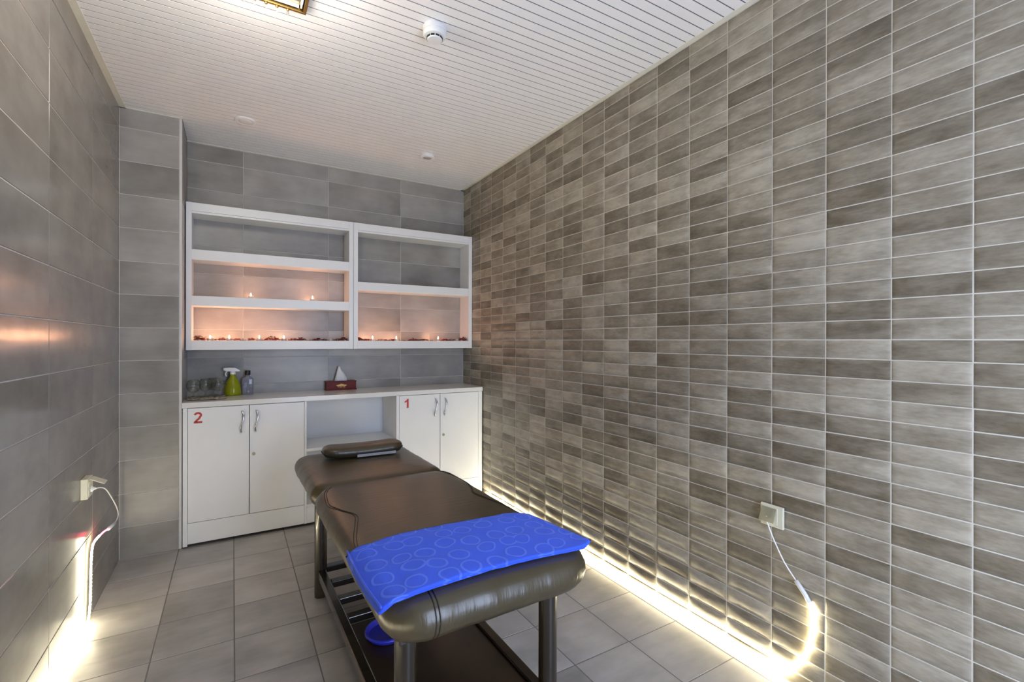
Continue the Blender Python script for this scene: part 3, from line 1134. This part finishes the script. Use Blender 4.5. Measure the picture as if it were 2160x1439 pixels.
# ------------------------------------------------------------------ LED strips, sockets
def led_strip(name, label, path, red_path, conn, cord, inward, glow):
    t = thing(name, label, 'led strip', path[0])
    org = Vector(path[0])

    def rel(P):
        return [Vector(p) - org for p in P]
    pts = catmull(rel(path), 6)
    st = MB().tube(pts, 0.0050, 10, 0.0036).build('strip', M[glow], t)
    # the tape shines towards the wall and upwards; its printed back towards the room only glows
    st.data.materials.append(M['led_back'])
    st.data.materials.append(M['led_free'])
    for p in st.data.polygons:
        if p.normal.dot(inward) > 0.30 or p.normal.z < -0.6:
            p.material_index = 1
        elif p.center.z + org.z > 0.05:
            p.material_index = 2        # the loose end hanging up to the plug, twisted away from the wall
    # row of chips
    mb = MB()
    acc = 0.0
    for a, b in zip(pts[:-1], pts[1:]):
        L = (b - a).length
        s = 0.0167 - acc
        while s < L:
            p = a + (b - a) * (s / L) + inward * 0.0030
            mb.lathe([(0.0005, -0.0022), (0.0022, 0), (0.0005, 0.0022)], tuple(p), 6)
            s += 0.0167
        acc = (acc + L) % 0.0167
    ch = mb.build('led_chips', M['led_chip'], t)
    ch['kind'] = 'stuff'
    if red_path:
        MB().tube(catmull(rel(red_path), 6), 0.0045, 8, 0.0032).build('red_end', M['led_red'], t, True)['label'] = 'red glowing first centimetres'
    MB().tube(rel(conn), 0.0085, 10).build('connector', M['white_plastic'], t, True)
    MB().tube(catmull(rel(cord), 8), 0.0024, 8).build('cord', M['white_plastic'], t, True)
    return t


def steps(x, y0, y1, z, n=8):
    return [(x, y0 + (y1 - y0) * i / n, z) for i in range(n + 1)]


xr = -0.0155
led_strip('led_strip', 'glowing warm LED strip along the foot of the small-tile wall',
          steps(xr, -0.48, -2.78, 0.012, 12) + [(xr, -2.88, 0.0125), (xr, -2.955, 0.018), (xr, -3.03, 0.055), (xr, -3.085, 0.130), (xr, -3.112, 0.215), (xr, -3.120, 0.300), (xr, -3.110, 0.352)],
          None, [(xr, -3.110, 0.352), (xr, -3.097, 0.373), (xr - 0.001, -3.062, 0.414)],
          [(xr - 0.001, -3.062, 0.414), (-0.022, -3.020, 0.470), (-0.026, -2.983, 0.540), (-0.030, -2.960, 0.597), (-0.034, -2.951, 0.622)], Vector((-1, 0, 0)), 'led')
led_strip('led_strip', 'glowing warm LED strip along the foot of the large-tile wall',
          [(-2.424, -1.063, 0.376), (-2.434, -1.105, 0.366), (-2.439, -1.128, 0.342), (-2.441, -1.140, 0.257), (-2.441, -1.147, 0.172), (-2.441, -1.155, 0.090), (-2.441, -1.185, 0.035), (-2.442, -1.26, 0.013)]
          + steps(-2.442, -1.36, -4.5, 0.0125, 14),
          [(-2.409, -0.963, 0.370), (-2.415, -1.015, 0.378), (-2.424, -1.063, 0.376)], [(-2.400, -0.868, 0.366), (-2.409, -0.963, 0.370)],
          [(-2.4185, -1.205, 0.640), (-2.400, -1.200, 0.642), (-2.385, -1.165, 0.625), (-2.378, -1.085, 0.565), (-2.378, -0.960, 0.478), (-2.386, -0.865, 0.412), (-2.395, -0.838, 0.378), (-2.400, -0.868, 0.366)],
          Vector((1, 0, 0)), 'led_l')

# right-hand socket with flip lid
t = thing('wall_socket', 'cream wall socket with raised flip lid on the small-tile wall', 'socket', (-0.0085, -2.968, 0.632))
MB().box(-0.011, 0.0, -0.046, 0.046, -0.043, 0.043).build('plate', M['cream_plastic'], t, bevel=0.003)
MB().box(-0.0135, -0.0112, -0.024, 0.038, -0.032, 0.034).build('inner_frame', M['cream_plastic'], t, bevel=0.001)
o = MB().lathe([(0.019, 0.0), (0.019, 0.0025), (0.0165, 0.0026), (0.0165, 0.0006)], n=28).build('outlet', M['cream_plastic'], t, True, autosmooth=30)
o.rotation_euler = (0, math.radians(-90), 0)
o.location = (-0.0137, 0.007, 0.0)
o = MB().box(-0.0035, 0.0, -0.030, 0.030, -0.056, 0.0).build('lid', M['lid'], t, bevel=0.001)
o.location = (-0.0140, 0.007, 0.031)
o.rotation_euler = (0, math.radians(24), 0)
o['label'] = 'smoky hinged lid standing open'
mb = MB().lathe([(0.014, 0.0), (0.014, 0.006), (0.008, 0.011), (0.004, 0.016)], n=20)
o = mb.build('plug', M['cream_plastic'], t, True, autosmooth=35)
o.rotation_euler = (0, math.radians(-90), 0)
o.location = (-0.0165, 0.008, -0.004)

# left-hand surface socket
t = thing('wall_socket', 'cream box socket with plug on the large-tile wall', 'socket', (XL + 0.0025, -1.205, 0.652))
MB().box(0.0, 0.026, -0.045, 0.045, -0.046, 0.046).build('plate', M['cream_plastic'], t, bevel=0.003)
MB().box(0.0262, 0.029, -0.036, 0.036, -0.038, 0.030).build('inner_frame', M['cream_plastic'], t, bevel=0.001)
o = MB().box(0.0, 0.003, -0.032, 0.032, -0.058, 0.0).build('lid', M['cream_plastic'], t, bevel=0.001)
o.location = (0.030, 0.0, 0.040)
o.rotation_euler = (0, math.radians(-62), 0)
mb = MB().lathe([(0.014, 0.0), (0.014, 0.004), (0.007, 0.010), (0.004, 0.018)], n=20)
o = mb.build('plug', M['white_plastic'], t, True, autosmooth=35)
o.rotation_euler = (0, math.radians(90), 0)
o.location = (0.0292, 0.0, -0.010)


# ------------------------------------------------------------------ ceiling fittings
def lathe_down(prof, n=40):
    return MB().lathe([(r, -z) for r, z in prof], n=n)


t = thing('ceiling_light', 'flat round white ceiling light near the tiled pillar', 'light', (-1.800, -0.585, H))
lathe_down([(0.060, 0.0), (0.060, 0.006), (0.056, 0.009), (0.046, 0.010), (0.046, 0.008)]).build('ring', M['white_plastic'], t, True, autosmooth=30)
lathe_down([(0.0455, 0.0), (0.0455, 0.0075), (0.02, 0.0095), (0.002, 0.0098)]).build('diffuser', M['white_plastic'], t, True)
t = thing('ceiling_light', 'round white ceiling light with grey centre, by the small-tile wall', 'light', (-0.596, -0.640, H))
lathe_down([(0.050, 0.0), (0.050, 0.012), (0.054, 0.013), (0.054, 0.018), (0.050, 0.022), (0.032, 0.023), (0.032, 0.019)]).build('ring', M['white_plastic'], t, True, autosmooth=30)
lathe_down([(0.0318, 0.0), (0.0318, 0.0195), (0.002, 0.0205)]).build('diffuser', M['gray_plastic'], t, True)

t = thing('smoke_detector', 'round white smoke detector with dark vent slots on the ceiling', 'detector', (-1.088, -2.055, H))
lathe_down([(0.052, 0.0), (0.053, 0.004), (0.053, 0.018), (0.051, 0.0195), (0.051, 0.022)]).build('base', M['white_plastic'], t, True, autosmooth=30)
lathe_down([(0.0505, 0.0225), (0.0505, 0.036), (0.047, 0.043), (0.038, 0.0455), (0.035, 0.046)]).build('housing', M['white_plastic'], t, True, autosmooth=35)
lathe_down([(0.0345, 0.0462), (0.0335, 0.0560), (0.031, 0.0590), (0.002, 0.0600)]).build('sensor_cap', M['white_plastic'], t, True, autosmooth=35)
slot = MB().box(-0.0085, 0.0085, -0.0012, 0.0012, -0.0036, 0.0036).mesh('vent_slot', M['black_plastic'])
for i in range(10):
    a = 2 * math.pi * i / 10 + 0.31
    o = link('vent_slot', slot, t)
    o.location = (0.0340 * math.cos(a), 0.0340 * math.sin(a), -0.0508)
    o.rotation_euler = (0, 0, a + math.pi / 2)

# brass framed crystal lamp, just inside the top edge of the picture
LW = 0.42
t = thing('crystal_ceiling_lamp', 'square brass-framed crystal lamp at the top edge of the ceiling', 'lamp', (-1.603 - LW / 2, -1.897 - LW / 2, H))
h = LW / 2
MB().box(-h + 0.02, h - 0.02, -h + 0.02, h - 0.02, -0.012, -0.0005).build('mirror_plate', M['mirror'], t)
for nm, b in (('frame_bar', (-h, h, h - 0.012, h, -0.034, -0.0005)), ('frame_bar', (-h, h, -h, -h + 0.012, -0.034, -0.0005)),
              ('frame_bar', (-h, -h + 0.012, -h + 0.0125, h - 0.0125, -0.034, -0.0005)), ('frame_bar', (h - 0.012, h, -h + 0.0125, h - 0.0125, -0.034, -0.0005))):
    MB().box(*b).build(nm, M['brass'], t, bevel=0.002)
for sgn in (-1, 1):
    a, b = sorted((sgn * (h - 0.024), sgn * (h - 0.018)))
    MB().box(a, b, -h + 0.02, h - 0.02, -0.024, -0.0125).build('inner_bar', M['white_plastic'], t)
    MB().box(-h + 0.03, h - 0.03, a, b, -0.024, -0.0125).build('inner_bar', M['white_plastic'], t)
knob = MB().lathe([(0.001, -0.044), (0.005, -0.041), (0.006, -0.037), (0.004, -0.034)], n=12).mesh('knob', M['brass'], True)
drop = MB().lathe([(0.0008, -0.064), (0.006, -0.055), (0.0045, -0.047), (0.0008, -0.0442)], n=6).mesh('crystal_drop', M['crystal'])
for i in range(9):
    for yy in (-h + 0.006, h - 0.006):
        x = -h + 0.03 + (LW - 0.10) * i / 8
        o = link('knob', knob, t)
        o.location = (x, yy, 0)
        o = link('crystal_drop', drop, t)
        o.location = (x, yy, 0)
for i in range(3):
    for j in range(3):
        x, yy = (i - 1) * 0.11, (j - 1) * 0.11
        MB().lathe([(0.006, -0.0125), (0.006, -0.024), (0.012, -0.028), (0.020, -0.040), (0.020, -0.052), (0.012, -0.064), (0.002, -0.068)], (x, yy, 0), 16).build('bulb', M['bulb'], t, True)
l = lamp('crystal_lamp_light', 'POINT', (0, 0, -0.16), LAMP_W, (1.0, 0.93, 0.82), 0.15)
l.parent = t
